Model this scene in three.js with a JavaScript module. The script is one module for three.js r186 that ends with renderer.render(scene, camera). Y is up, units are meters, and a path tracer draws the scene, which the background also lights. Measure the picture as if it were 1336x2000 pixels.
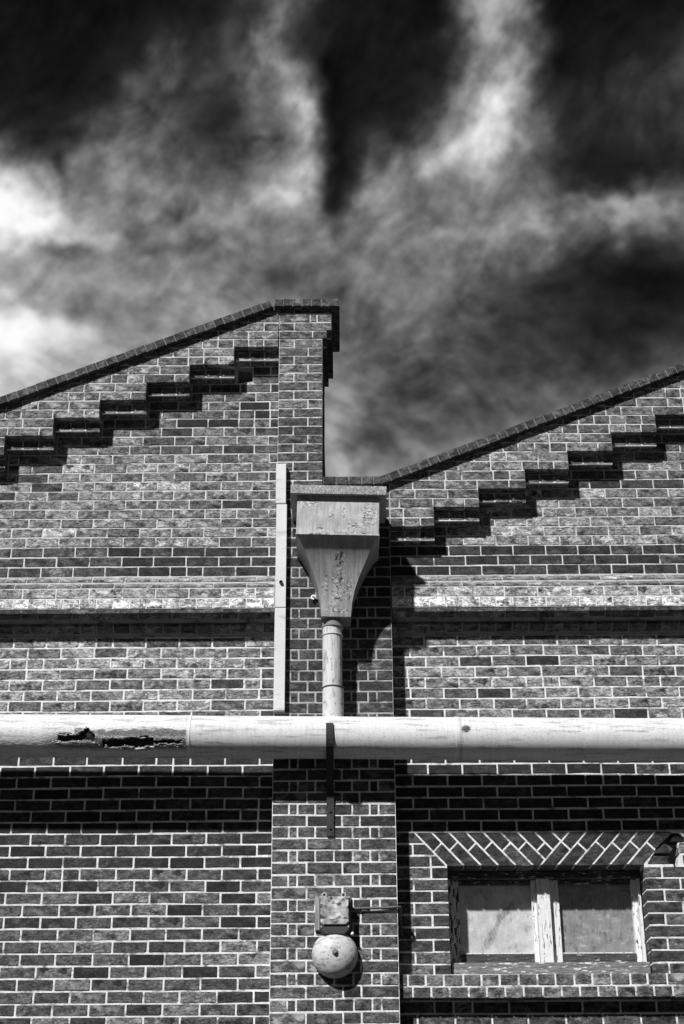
import * as THREE from 'three';
import { mergeGeometries } from 'three/addons/utils/BufferGeometryUtils.js';
import { createNoise3D } from 'simplex-noise';

// ------------------------------------------------------------------ camera, sky, sun, exposure
const scene = new THREE.Scene();
const RAD = Math.PI / 180;
const camera = new THREE.PerspectiveCamera(2 * Math.atan(1000 / 2950) / RAD, 684 / 1024, 0.1, 4000);
camera.rotation.order = 'YXZ';
camera.position.set(0, 1.6, 9.66);
camera.rotation.set(25.75 * RAD, 0, -0.33 * RAD);
scene.add(camera);

const renderer = new THREE.WebGLRenderer({ antialias: true });
renderer.toneMapping = THREE.LinearToneMapping;
renderer.toneMappingExposure = 1.12;
renderer.shadowMap.enabled = true;

const SUN_DIR = new THREE.Vector3(-0.6, 1.05, 1.0).normalize();
const sun = new THREE.DirectionalLight(0xffffff, 5);
sun.position.copy(SUN_DIR).multiplyScalar(30).add(new THREE.Vector3(0, 5, 0));
sun.target.position.set(0, 5, 0);
sun.castShadow = true; sun.shadow.radius = 4;
sun.shadow.mapSize.set(4096, 4096);
Object.assign(sun.shadow.camera, { left: -8, right: 8, top: 8, bottom: -8, near: 1, far: 80 });
scene.add(sun, sun.target);

// ------------------------------------------------------------------ seeded randomness and noise
function prng(seed) { let a = seed >>> 0; return () => { a = (a + 0x6D2B79F5) >>> 0; let t = a; t = Math.imul(t ^ (t >>> 15), t | 1); t ^= t + Math.imul(t ^ (t >>> 7), t | 61); return ((t ^ (t >>> 14)) >>> 0) / 4294967296; }; }
const rnd = prng(20240611);
const noise = createNoise3D(prng(77));
const rr = (a, b) => a + (b - a) * rnd();
const gauss = () => (rnd() + rnd() + rnd() - 1.5) * 1.15;
const clamp = (x, a = 0, b = 1) => Math.min(b, Math.max(a, x));
const sstep = (a, b, x) => { const t = clamp((x - a) / (b - a)); return t * t * (3 - 2 * t); };
const mix = (a, b, t) => a + (b - a) * t;
function fbm(x, y, z, oct, gain = 0.5) { let s = 0, a = 1, n = 0; for (let i = 0; i < oct; i++) { s += a * noise(x, y, z + i * 7.3); n += a; a *= gain; x *= 2.03; y *= 2.03; } return s / n; }
const toLin = (s) => (s <= 0.04045 ? s / 12.92 : Math.pow((s + 0.055) / 1.055, 2.4));

// ------------------------------------------------------------------ sky: dark air with torn fair-weather cloud, in azimuth and elevation
const SKY_AZ0 = -17.5, SKY_DAZ = 1.75, SKY_EL0 = 45, SKY_DEL = 1.1;
const CLOUD = [
  [6, 6, 6, 6, 7, 7, 9, 12, 33, 27, 11, 8, 8, 10, 51, 52, 10, 7, 7, 7, 9],
  [6, 6, 6, 6, 7, 9, 11, 17, 35, 21, 10, 9, 8, 11, 50, 49, 8, 7, 7, 7, 9],
  [6, 7, 7, 8, 9, 15, 17, 25, 39, 21, 9, 9, 9, 16, 42, 37, 12, 9, 8, 10, 12],
  [7, 8, 8, 9, 13, 22, 23, 28, 42, 40, 12, 9, 12, 19, 49, 47, 12, 10, 13, 17, 23],
  [8, 9, 9, 12, 19, 27, 24, 23, 40, 50, 14, 10, 14, 36, 67, 56, 18, 16, 20, 22, 25],
  [11, 12, 13, 18, 33, 35, 27, 23, 34, 50, 15, 22, 29, 54, 71, 46, 20, 17, 19, 21, 23],
  [25, 31, 22, 31, 52, 43, 33, 33, 43, 58, 17, 40, 42, 54, 60, 37, 18, 14, 15, 18, 19],
  [60, 70, 61, 44, 53, 45, 41, 46, 54, 59, 23, 52, 44, 48, 50, 41, 24, 15, 15, 17, 17],
  [90, 94, 93, 66, 48, 45, 44, 47, 48, 49, 36, 52, 44, 47, 50, 50, 45, 53, 49, 35, 28],
  [90, 86, 72, 49, 51, 49, 46, 44, 39, 41, 39, 48, 45, 45, 43, 40, 30, 24, 26, 28, 35],
  [71, 66, 60, 58, 54, 53, 52, 50, 43, 40, 35, 46, 46, 37, 29, 22, 16, 14, 14, 14, 14],
  [72, 76, 72, 53, 51, 54, 56, 55, 50, 43, 33, 38, 40, 33, 26, 22, 16, 13, 13, 14, 14],
  [90, 93, 90, 78, 59, 57, 56, 55, 52, 48, 38, 33, 32, 31, 24, 22, 17, 13, 15, 16, 15],
  [92, 90, 84, 69, 64, 60, 57, 55, 53, 51, 48, 34, 31, 32, 27, 26, 25, 22, 26, 26, 23],
  [81, 79, 74, 68, 64, 60, 57, 56, 55, 53, 51, 32, 34, 37, 35, 35, 37, 37, 38, 38, 37],
  [72, 71, 69, 65, 62, 60, 58, 57, 57, 57, 55, 36, 40, 42, 43, 44, 45, 46, 46, 45, 43],
  [67, 67, 66, 65, 63, 60, 60, 58, 58, 60, 62, 48, 50, 50, 50, 50, 49, 49, 49, 49, 48],
  [66, 66, 66, 65, 63, 60, 60, 58, 58, 60, 62, 48, 50, 50, 50, 50, 50, 50, 50, 50, 50],
  [66, 66, 66, 65, 63, 60, 60, 58, 58, 60, 62, 48, 50, 50, 50, 50, 50, 50, 50, 50, 50],
];
const WISPS = [   // streaks of thicker (+) and thinner (-) cloud: points in degrees, half width, strength
  [[[-4.0, 43.02], [-2.21, 41.81], [-1.57, 40.56], [-1.44, 39.83]], 0.37, 18], [[[-2.32, 40.91], [-1.57, 40.74]], 0.40, 20], [[[-1.92, 38.54], [-1.79, 37.89]], 0.60, 18],
  [[[-3.21, 37.22], [-1.78, 37.52]], 0.42, 10], [[[-7.43, 36.21], [-4.39, 36.91], [-2.51, 37.7]], 0.30, 10], [[[-12.66, 37.36], [-11.24, 39.34], [-9.93, 40.72], [-8.59, 42.25]], 0.50, 9],
  [[[-8.27, 41.38], [-7.61, 42.49]], 0.25, 8], [[[7.63, 44.19], [7.41, 43.16]], 0.53, 20], [[[8.81, 42.16], [8.36, 41.31], [7.01, 39.95], [5.73, 38.93], [4.25, 38.45]], 0.43, 24],
  [[[7.92, 40.62], [7.95, 39.53], [6.17, 38.36]], 0.33, 14], [[[8.87, 36.5], [9.7, 35.5]], 0.37, 14], [[[10.56, 37.01], [12.6, 36.61], [14.59, 36.09], [15.59, 35.78]], 0.33, 14],
  [[[1.36, 39.09], [1.21, 37.24]], 0.33, 8], [[[1.72, 33.64], [2.85, 32.95]], 0.25, 9], [[[0.81, 34.99], [-0.59, 36.12]], 0.33, 6],
  [[[-15.55, 36.57], [-13.96, 37.5]], 0.40, 12], [[[-14.78, 35.93], [-12.7, 35.69], [-10.75, 35.6]], 0.47, 22], [[[-14.9, 31.71], [-12.98, 32.1], [-11.4, 31.77]], 0.63, 12],
  [[[-13.76, 34.99], [-11.94, 34.99]], 0.23, -16], [[[-9.1, 35.22], [-5.76, 35.79]], 0.25, -9], [[[-3.63, 34.86], [-2.46, 34.6]], 0.37, -10],
  [[[-0.53, 42.0], [-0.34, 39.1], [-0.23, 37.34]], 0.57, -13], [[[11.87, 34.36], [15.2, 33.22]], 0.84, -6], [[[-6.01, 40.7], [-5.5, 40.36]], 0.75, -7],
  [[[-4.49, 39.4], [-2.9, 39.53]], 0.20, -10], [[[-13.35, 38.21], [-12.61, 36.91]], 0.23, -15], [[[-7.92, 36.65], [-6.76, 36.81]], 0.25, -8],
  [[[0.55, 32.51], [-0.04, 29.63], [-0.16, 27.4]], 0.37, 8], [[[7.33, 28.62], [10.89, 29.51], [14.86, 30.81]], 0.37, 7], [[[-13.74, 32.97], [-13.13, 32.46]], 0.30, -12],
  [[[-2.99, 43.4], [-3.14, 44.1]], 0.27, 9], [[[-5.56, 41.53], [-5.08, 41.91]], 0.23, 8], [[[4.6, 35.92], [6.95, 35.98]], 0.23, 8],
  [[[2.8, 38.5], [4.04, 39.01]], 0.30, 6], [[[0.72, 28.46], [2.04, 28.25]], 0.50, -8], [[[2.54, 30.17], [4.33, 30.31]], 0.42, -6],
];
function cubic(a, b, c, d, t) { return b + 0.5 * t * (c - a + t * (2 * a - 5 * b + 4 * c - d + t * (3 * (b - c) + d - a))); }
function cloudGrid(az, el) {
  const u = clamp((az - SKY_AZ0) / SKY_DAZ, 0, 19.999), v = clamp((SKY_EL0 - el) / SKY_DEL, 0, 17.999), i = Math.floor(u), j = Math.floor(v), col = [];
  for (let k = -1; k <= 2; k++) {
    const row = CLOUD[clamp(j + k, 0, 18)], g = (q) => row[clamp(q, 0, 20)];
    col.push(cubic(g(i - 1), g(i), g(i + 1), g(i + 2), u - i));
  }
  return cubic(col[0], col[1], col[2], col[3], v - j);
}
function wispSum(az, el) {
  let s = 0;
  for (const [pts, wd, am] of WISPS) {
    let best = 1e9;
    for (let k = 0; k + 1 < pts.length; k++) {
      const ax = pts[k][0], ay = pts[k][1], bx = (pts[k + 1][0] - ax) * 0.8, by = pts[k + 1][1] - ay, px = (az - ax) * 0.8, py = el - ay;
      const t = clamp((px * bx + py * by) / (bx * bx + by * by + 1e-9)), dx = px - bx * t, dy = py - by * t, d = dx * dx + dy * dy;
      if (d < best) best = d;
    }
    if (best < wd * wd * 9) s += am * Math.exp(-best / (wd * wd));
  }
  return s;
}
function cloudFar(x, y, z) {   // broken cloud round the unseen sky, dimmed to deepen the shadows
  const k = 1 / (Math.max(y, 0) + 0.25), a = fbm(x * k * 1.6, z * k * 1.6, 3.1, 4) + 0.35 * fbm(x * k * 5, z * k * 5, 9.4, 3);
  return clamp(mix(36, 9, sstep(0.15, 0.75, y)) + 32 * a, 4, 85);
}
function skyLevel(x, y, z) {
  const az = Math.atan2(x, -z) / RAD, el = Math.asin(clamp(y, -1, 1)) / RAD;
  const inView = (1 - sstep(17.5, 30, Math.abs(az))) * sstep(14, 26, el) * (1 - sstep(45, 58, el));
  let far = inView < 1 ? cloudFar(x, y, z) : 0, near = 0;
  if (inView > 0) {
    const ca = az * 0.8;
    const wx = fbm(ca * 0.35, el * 0.35, 1.7, 2) * 0.4 + fbm(ca * 0.8, el * 0.8, 5.5, 6, 0.52) * 0.42;
    const wy = fbm(ca * 0.35, el * 0.35, 21.7, 2) * 0.35 + fbm(ca * 0.8, el * 0.8, 33.1, 6, 0.52) * 0.4;
    let g = cloudGrid(az + wx, el + wy) + 0.8 * wispSum(az + wx * 0.8, el + wy * 0.8);
    g = clamp(g, 3, 99);
    // torn strands: noise drawn out along the wind, bent by the large eddies
    const th = 0.8, c = Math.cos(th), s = Math.sin(th);
    const bx = ca + 1.2 * fbm(ca * 0.14, el * 0.14, 44.4, 2), by = el + 1.2 * fbm(ca * 0.14, el * 0.14, 54.4, 2), p = bx * c + by * s, q = -bx * s + by * c;
    const c2 = Math.cos(-0.45), s2 = Math.sin(-0.45), p2 = bx * c2 + by * s2, q2 = -bx * s2 + by * c2, turn = sstep(-0.25, 0.3, fbm(ca * 0.1, el * 0.13, 97.3, 2) + (34.5 - el) * 0.06);
    const strands = mix(fbm(p * 0.42, q * 1.0, 61.2, 7, 0.58), fbm(p2 * 0.42, q2 * 0.95, 66.6, 7, 0.58), turn), fibres = mix(fbm(p * 1.6, q * 5, 91.7, 4, 0.6), fbm(p2 * 1.6, q2 * 5, 93.7, 4, 0.6), turn);
    const puffs = fbm(ca * 0.7, el * 0.8, 71.9, 7, 0.58), fine = fbm(ca * 16, el * 16, 83.3, 2, 0.7);
    const body = sstep(6, 40, g) * (1 - 0.75 * sstep(72, 98, g));
    near = g + body * (strands * 12 + puffs * 14 + fibres * 3.2 + fine * 1.4) + (1 - body) * (strands * 3 + puffs * 2);
    near = clamp(near, 4.5, 99);
  }
  return mix(far, near, inView) / 100;
}
{
  const W = 2048, H = 2048, data = new Float32Array(W * H * 4), tilt = -25 * RAD, ct = Math.cos(tilt), st = Math.sin(tilt);
  for (let j = 0; j < H; j++) {
    const la = ((j + 0.5) / H - 0.5) * Math.PI, ty = Math.sin(la), cl = Math.cos(la), coarse = j < H / 2;
    for (let i = 0; i < W; i++) {
      const lo = ((i + 0.5) / W - 0.5) * 2 * Math.PI, tx = Math.cos(lo) * cl, tz = Math.sin(lo) * cl;
      const wy = ty * ct - tz * st, wz = ty * st + tz * ct, k = (j * W + i) * 4;
      const v = coarse ? 0.045 : toLin(skyLevel(tx, wy, wz)) / renderer.toneMappingExposure;  // low rear sky: one flat value, set dim to deepen the shadows
      data[k] = data[k + 1] = data[k + 2] = v; data[k + 3] = 1;
    }
  }
  const sky = new THREE.DataTexture(data, W, H, THREE.RGBAFormat, THREE.FloatType);
  sky.mapping = THREE.EquirectangularReflectionMapping; sky.magFilter = sky.minFilter = THREE.LinearFilter; sky.wrapS = THREE.RepeatWrapping; sky.needsUpdate = true;
  scene.background = sky; scene.environment = sky;
  scene.backgroundRotation.set(tilt, 0, 0); scene.environmentRotation.set(tilt, 0, 0);
}

// ------------------------------------------------------------------ procedural textures
function makeTex(w, h, fn, srgb = true) {
  const d = new Uint8Array(w * h * 4);
  for (let j = 0; j < h; j++) for (let i = 0; i < w; i++) { const v = Math.round(clamp(fn(i / w, j / h)) * 255), k = (j * w + i) * 4; d[k] = d[k + 1] = d[k + 2] = v; d[k + 3] = 255; }
  const t = new THREE.DataTexture(d, w, h, THREE.RGBAFormat, THREE.UnsignedByteType);
  t.wrapS = t.wrapT = THREE.RepeatWrapping; t.magFilter = THREE.LinearFilter; t.minFilter = THREE.LinearMipmapLinearFilter; t.generateMipmaps = true;
  if (srgb) t.colorSpace = THREE.SRGBColorSpace;
  t.needsUpdate = true; return t;
}
// fired clay: kiln blotches, drag streaks, pits, lime bloom; one metre square
const clayTex = [0, 1, 2].map((v) => makeTex(1024, 1024, (x, y) => {
  const o = v * 50, blotch = fbm(x * 9, y * 16, o + 1, 4), drag = fbm(x * 14, y * 90, o + 2, 3), grain = fbm(x * 160, y * 160, o + 3, 2), spot = fbm(x * 38, y * 42, o + 4, 3);
  const mid = fbm(x * 34, y * 52, o + 7, 3, 0.6), scratch = fbm(x * 26, y * 170, o + 8, 2);
  let s = 0.62 + blotch * (v === 1 ? 0.4 : 0.28) + drag * (v === 2 ? 0.28 : 0.15) + mid * 0.3 + scratch * 0.12 + grain * 0.15;
  s -= 0.4 * sstep(0.42, 0.6, spot);
  const bloom = fbm(x * 6, y * 11, o + 5, 5, 0.62);
  s += (v === 1 ? 0.6 : 0.34) * sstep(0.2, 0.55, bloom) * (0.6 + 0.6 * grain);
  s -= 0.3 * sstep(0.3, 0.62, fbm(x * 7, y * 9, o + 6, 4));
  return clamp(s, 0.1, 1);
}));
const clayBump = makeTex(1024, 1024, (x, y) => 0.6 + 0.22 * fbm(x * 40, y * 70, 15, 4) + 0.15 * fbm(x * 200, y * 200, 16, 2) - 0.35 * sstep(0.42, 0.6, fbm(x * 38, y * 42, 4, 3)), false);
const limeTex = makeTex(1024, 1024, (x, y) => {
  const s = 0.9 + 0.1 * fbm(x * 120, y * 120, 1, 3) + 0.1 * fbm(x * 12, y * 20, 2, 4) - 0.32 * sstep(0.4, 0.7, fbm(x * 60, y * 60, 3, 3)) - 0.36 * sstep(0.1, 0.55, fbm(x * 6, y * 8, 4, 5, 0.6));
  return clamp(s, 0.2, 1);
});
const limeBump = makeTex(512, 512, (x, y) => 0.5 + 0.35 * fbm(x * 60, y * 60, 5, 4) + 0.15 * fbm(x * 14, y * 14, 6, 3), false);
const gray = (lin) => new THREE.Color().setRGB(lin, lin, lin);
const std = (lin, o = {}) => new THREE.MeshStandardMaterial({ color: gray(lin), roughness: 0.9, metalness: 0, ...o });

const LEVELS = [0.012, 0.02, 0.032, 0.05, 0.075, 0.105, 0.145, 0.195, 0.26, 0.34, 0.45, 0.6];   // clay from vitrified to pale
const CLAY_MEAN = 0.37;                                                                          // linear mean of the clay textures
const clayMats = LEVELS.map((l) => clayTex.map((t) => std(l / CLAY_MEAN, { map: t, bumpMap: clayBump, bumpScale: 0.0016, roughness: 0.88 })));
const mortarMat = std(0.86, { map: limeTex, bumpMap: limeBump, bumpScale: 0.003, roughness: 0.97 });
const agedMortarMat = std(0.72, { map: limeTex, bumpMap: limeBump, bumpScale: 0.003, roughness: 0.97 });
const greyMortarMat = std(0.46, { map: limeTex, bumpMap: limeBump, bumpScale: 0.003, roughness: 0.97 });
const darkMortarMat = std(0.2, { map: limeTex, bumpMap: limeBump, bumpScale: 0.003, roughness: 0.97 });  // dark mortar: coping joints, and shade painted into the undercut courses

// ------------------------------------------------------------------ helpers for naming and grouping
const used = new Map();
function numbered(n) { const k = used.get(n) ?? 0; used.set(n, k + 1); return k ? n + '_' + String(k).padStart(3, '0') : n; }
function thing(name, label, category, [x, y, z] = [0, 0, 0], group) {
  const o = new THREE.Group(); o.name = numbered(name); o.position.set(x, y, z); o.userData = { label, category };
  if (group) o.userData.group = group;
  scene.add(o); return o;
}
function part(name, parent) { const o = new THREE.Group(); o.name = name; parent.add(o); return o; }
function mesh(name, geo, mat, parent, pos) {
  const m = new THREE.Mesh(geo, mat); m.name = name; m.castShadow = m.receiveShadow = true;
  if (pos) m.position.set(...pos);
  parent.add(m); return m;
}
function structure(name, geo, mat) { const m = mesh(name, geo, mat, scene); m.userData = { kind: 'structure' }; return m; }

// ------------------------------------------------------------------ geometry helpers
function geo(pos, uv) { const g = new THREE.BufferGeometry(); g.setAttribute('position', new THREE.Float32BufferAttribute(pos, 3)); g.setAttribute('uv', new THREE.Float32BufferAttribute(uv, 2)); g.computeVertexNormals(); return g; }
// a convex outline (counter-clockwise, metres) drawn out from zb to zf with a worn arris of size ch
function prism(poly, zb, zf, ch = 0.003, ou = 0, ov = 0) {
  const n = poly.length, pos = [], uv = [];
  let cx = 0, cy = 0; for (const p of poly) { cx += p[0] / n; cy += p[1] / n; }
  const inn = poly.map(([x, y]) => { const d = Math.hypot(x - cx, y - cy) || 1, k = Math.min(0.4, ch * 1.3 / d); return [x + (cx - x) * k, y + (cy - y) * k]; });
  const V = (x, y, z, u, v) => { pos.push(x, y, z); uv.push(u, v); };
  const fr = (p, z) => V(p[0], p[1], z, p[0] + ou, p[1] + ov);
  for (let i = 0; i < n; i++) {
    const j = (i + 1) % n, a = poly[i], b = poly[j], c = inn[i], d = inn[j];
    V(cx, cy, zf, cx + ou, cy + ov); fr(c, zf); fr(d, zf);
    fr(c, zf); fr(a, zf - ch); fr(b, zf - ch); fr(c, zf); fr(b, zf - ch); fr(d, zf);
    const hor = Math.abs(b[0] - a[0]) > Math.abs(b[1] - a[1]), s = (p, z) => (hor ? V(p[0], p[1], z, p[0] + ou, p[1] + ov + (zf - z)) : V(p[0], p[1], z, p[0] + ou + (zf - z), p[1] + ov));
    s(a, zf - ch); s(a, zb); s(b, zb); s(a, zf - ch); s(b, zb); s(b, zf - ch);
  }
  return geo(pos, uv);
}
function clipHalf(poly, a, b, c) {   // keeps a x + b y <= c
  const out = [];
  for (let i = 0; i < poly.length; i++) {
    const p = poly[i], q = poly[(i + 1) % poly.length], dp = a * p[0] + b * p[1] - c, dq = a * q[0] + b * q[1] - c;
    if (dp <= 0) out.push(p);
    if ((dp < 0 && dq > 0) || (dp > 0 && dq < 0)) { const t = dp / (dp - dq); out.push([p[0] + (q[0] - p[0]) * t, p[1] + (q[1] - p[1]) * t]); }
  }
  return out;
}
const areaOf = (p) => { let s = 0; for (let i = 0; i < p.length; i++) { const a = p[i], b = p[(i + 1) % p.length]; s += a[0] * b[1] - b[0] * a[1]; } return s / 2; };
// a section in (z, y), counter-clockwise seen from +x, drawn out along x
function alongX(section, x0, x1, ou = 0, ov = 0) {
  const pos = [], uv = [], n = section.length, V = (x, p, u, v) => { pos.push(x, p[1], p[0]); uv.push(u + ou, v + ov); };
  let run = 0;
  for (let i = 0; i < n; i++) {
    const a = section[i], b = section[(i + 1) % n], l = Math.hypot(a[0] - b[0], a[1] - b[1]);
    V(x0, a, x0, run); V(x0, b, x0, run + l); V(x1, b, x1, run + l); V(x0, a, x0, run); V(x1, b, x1, run + l); V(x1, a, x1, run); run += l;
  }
  for (let i = 1; i + 1 < n; i++) for (const [x, o] of [[x0, [0, i + 1, i]], [x1, [0, i, i + 1]]]) for (const k of o) V(x, section[k], section[k][0], section[k][1]);
  const g = geo(pos, uv);
  return g;
}
function box(x0, x1, y0, y1, z0, z1, ch = 0.004, ou = 0, ov = 0) { return prism([[x0, y0], [x1, y0], [x1, y1], [x0, y1]], z0, z1, ch, ou, ov); }
function solidBox(x0, x1, y0, y1, z0, z1, ch = 0.004, ou = 0, ov = 0) {   // closed at the back as well
  const g = box(x0, x1, y0, y1, z0, z1, ch, ou, ov), b = new THREE.PlaneGeometry(x1 - x0, y1 - y0).rotateY(Math.PI).translate((x0 + x1) / 2, (y0 + y1) / 2, z0).toNonIndexed();
  return mergeGeometries([g, b]);
}
function shapeSlab(pts, z0, z1, holes = []) {
  const s = new THREE.Shape(pts.map((p) => new THREE.Vector2(...p)));
  for (const h of holes) s.holes.push(new THREE.Path(h.map((p) => new THREE.Vector2(...p))));
  return new THREE.ExtrudeGeometry(s, { depth: z1 - z0, bevelEnabled: false }).translate(0, 0, z0);
}

// ------------------------------------------------------------------ bricks
const Y = (n) => 2.843 + 0.075 * Math.min(n, 43) + 0.0735 * Math.max(0, n - 43);   // bed joint n; 0 is the lowest one in view
const PROUD = 0.15, HALF = 0.09, RECESS = 0.0034, XL = -0.459, XR = 0.333;
let JOINT = 0.0115;
const brickCache = new Map();
function brickGeo(w, h, d) {
  const kw = Math.max(0.03, Math.round(w * 100) / 100), kh = Math.round(h * 500) / 500, v = Math.floor(rnd() * 9), key = [kw, kh, d, v].join();
  if (!brickCache.has(key)) {
    const r = prng(1000 + brickCache.size * 7), q = (a, b) => a + (b - a) * r(), j = () => q(-0.0018, 0.0018), X = kw / 2, H = kh / 2, c = () => q(0.002, 0.005);
    const chip = v > 7 ? Math.floor(q(0, 4)) : -1, cut = [0, 1, 2, 3].map((k) => (k === chip ? q(0.006, 0.012) : c()));
    const p = [[-X + cut[0], -H], [q(-0.4, 0.4) * X, -H + j()], [X - cut[1], -H], [X, -H + cut[1] * 0.6], [X, H - cut[2] * 0.6], [X - cut[2], H], [q(-0.4, 0.4) * X, H + j()], [-X + cut[3], H], [-X, H - cut[3] * 0.6], [-X, -H + cut[0] * 0.6]];
    brickCache.set(key, prism(p, -d, 0, 0.0028, q(0.15, 0.85), q(0.05, 0.95)));
  }
  return [brickCache.get(key), w / kw, h / kh];
}
function clay(level) {   // level = how pale the brick looks in full sun, 0..1
  const a = toLin(clamp(level, 0.1, 0.86)) / 1.12; let k = 0;
  while (k < LEVELS.length - 1 && Math.abs(LEVELS[k + 1] - a) < Math.abs(LEVELS[k] - a)) k++;
  return clayMats[k][rnd() < 0.45 ? 1 : rnd() < 0.5 ? 2 : 0];
}
// one course of rectangular bricks from x0 to x1 between beds y0 and y1; joints = list of brick widths, or a running bond at the given offset
const INDIV = 2.66;   // beyond this distance from the middle bricks are joined into one mesh: outside the frame
const stuff = new Map();
function addStuff(parent, g, mat) { const k = parent.uuid; if (!stuff.has(k)) stuff.set(k, { parent, map: new Map() }); const m = stuff.get(k).map; if (!m.has(mat)) m.set(mat, []); m.get(mat).push(g); }
function flushStuff() {
  for (const { parent, map } of stuff.values()) {
    const mats = [...map.keys()], geos = mats.map((m) => mergeGeometries(map.get(m)));
    const all = mergeGeometries(geos, true);
    const o = mesh('brickwork', all, mats, parent); o.userData.kind = 'stuff';
  }
}
const sag = (x, y) => 0.0032 * Math.sin(x * 1.7 + y * 2.3) * Math.sin(x * 0.6 + y * 5.1) + 0.0016 * Math.sin(x * 4.3 + y * 9);   // courses are never quite level
function putBrick(parent, x0, x1, y0, y1, z, d, level, clip, name = 'brick', loose = false) {
  const w = x1 - x0 - JOINT, h = y1 - y0 - JOINT;
  if (w < 0.012) return;
  const zf = z + gauss() * 0.0012, cx = (x0 + x1) / 2, cy = (y0 + y1) / 2 + gauss() * 0.0009 + sag(cx, y0), mat = clay(level);
  let poly = null;
  if (clip) {
    const full = [[x0 + JOINT / 2, y0 + JOINT / 2], [x1 - JOINT / 2, y0 + JOINT / 2], [x1 - JOINT / 2, y1 - JOINT / 2], [x0 + JOINT / 2, y1 - JOINT / 2]];
    poly = full; for (const c of clip) poly = poly.length ? clipHalf(poly, ...c) : poly;
    if (poly.length < 3 || areaOf(poly) < 0.0004) return;
    if (areaOf(poly) > areaOf(full) * 0.999) poly = null;
  }
  if (poly) {
    const g = prism(poly.map(([a, b]) => [a - cx, b - cy]), -d, 0, 0.0028, rr(0.15, 0.85), rr(0.05, 0.95));
    if (loose || Math.abs(cx) > INDIV || cy < 2.72) addStuff(parent, g.translate(cx, cy, zf), mat); else mesh(name, g, mat, parent, [cx, cy, zf]);
    return;
  }
  const [g, sx, sy] = brickGeo(w, h, d);
  if (loose || Math.abs(cx) - w / 2 > INDIV || cy < 2.72) { addStuff(parent, g.clone().scale(sx, sy, 1).translate(cx, cy, zf), mat); return; }
  const m = mesh(name, g, mat, parent, [cx, cy, zf]); m.scale.set(sx, sy, 1); m.rotation.set(gauss() * 0.006, gauss() * 0.006, gauss() * 0.0035);
}
const STR = 0.2265;
function courseOf(parent, n, x0, x1, z, d, tone, o = {}) {
  const y0 = o.y0 ?? Y(n), y1 = o.y1 ?? Y(n + 1), anchor = o.anchor ?? x0, unit = o.unit ?? STR;
  const cuts = [];
  if (o.widths) { let x = x0; cuts.push(x); for (const w of o.widths) cuts.push(x += w); }
  else {
    const shift = (((n % 2) + 2) % 2) * unit / 2 + (o.shift ?? 0) + gauss() * 0.008; let x = anchor + shift;
    while (x > x0) x -= unit;
    while (x < x1) { cuts.push(x + gauss() * 0.004); if (unit > 0.2 && rnd() < (o.headers ?? 0.022)) cuts.push(x + unit / 2); x += unit; }
    cuts.push(x);
  }
  for (let k = 0; k + 1 < cuts.length; k++) {
    let a = Math.max(x0, cuts[k]), b = Math.min(x1, cuts[k + 1]);
    if (b - a < 0.03) continue;
    if (k + 1 < cuts.length - 1 && x1 - b < 0.03 && b < x1) b = x1;
    if (a > x0 && a - x0 < 0.03) a = x0;
    if (o.skip && o.skip((a + b) / 2, n)) continue;
    putBrick(parent, a, b, y0, y1, z, d, tone((a + b) / 2, n), o.clip, o.name, o.loose);
  }
}
const T = (mean, sd) => () => mean + gauss() * sd;

// rake lines: underside of the sloping copings
const rakeL = (x) => 7.868 + 0.4223 * (Math.min(x, -0.499) + 0.499), rakeR = (x) => 6.379 + 0.4117 * (Math.max(x, 0.278) - 0.278);
const clipL = [[-0.4223, 1, 7.865 + 0.4223 * 0.499], [0, 1, 7.865]], clipR = [[-0.4117, 1, 6.376 - 0.4117 * 0.278]];
const EDGE = 4.2;   // the walls run on past the frame to here
const stepL = [-0.459, -0.782, -1.105, -1.414, -1.744, -2.067, -2.405, -2.73, -3.05, -3.375, -3.7, -4.2], stepR = [0.333, 0.648, 0.967, 1.302, 1.614, 1.938, 2.266, 2.59, 2.915, 3.24, 3.565, 4.2];

// ================================================================== GROUND
{
  const g = new THREE.PlaneGeometry(600, 600, 1, 1).rotateX(-Math.PI / 2); g.attributes.uv.array.forEach((v, i, a) => { a[i] = v * 150; });
  const t = makeTex(512, 512, (x, y) => 0.6 + 0.25 * fbm(x * 90, y * 90, 2, 2) + 0.15 * fbm(x * 8, y * 8, 4, 3));
  structure('ground', g, std(0.045, { map: t, roughness: 0.95 }));
}

// ================================================================== LEFT LOWER WALL
const wallL = thing('brick_wall', 'weathered brick wall left of the alarm bell pilaster, behind the broken end of the big pipe', 'wall');
{
  mesh('mortar', shapeSlab([[-EDGE, 0], [XL, 0], [XL, Y(33)], [-EDGE, Y(33)]], -0.35, -RECESS), mortarMat, wallL);
  const tone = (x, n) => {
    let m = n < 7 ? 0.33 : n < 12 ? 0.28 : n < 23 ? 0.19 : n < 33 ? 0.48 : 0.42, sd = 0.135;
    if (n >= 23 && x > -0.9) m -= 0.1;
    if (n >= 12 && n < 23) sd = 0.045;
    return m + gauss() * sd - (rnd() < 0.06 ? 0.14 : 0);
  };
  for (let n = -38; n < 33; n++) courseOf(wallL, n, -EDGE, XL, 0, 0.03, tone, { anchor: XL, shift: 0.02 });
  // moulded string course: two weathered slopes, a stretcher and a header course, two undercut courses
}
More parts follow.
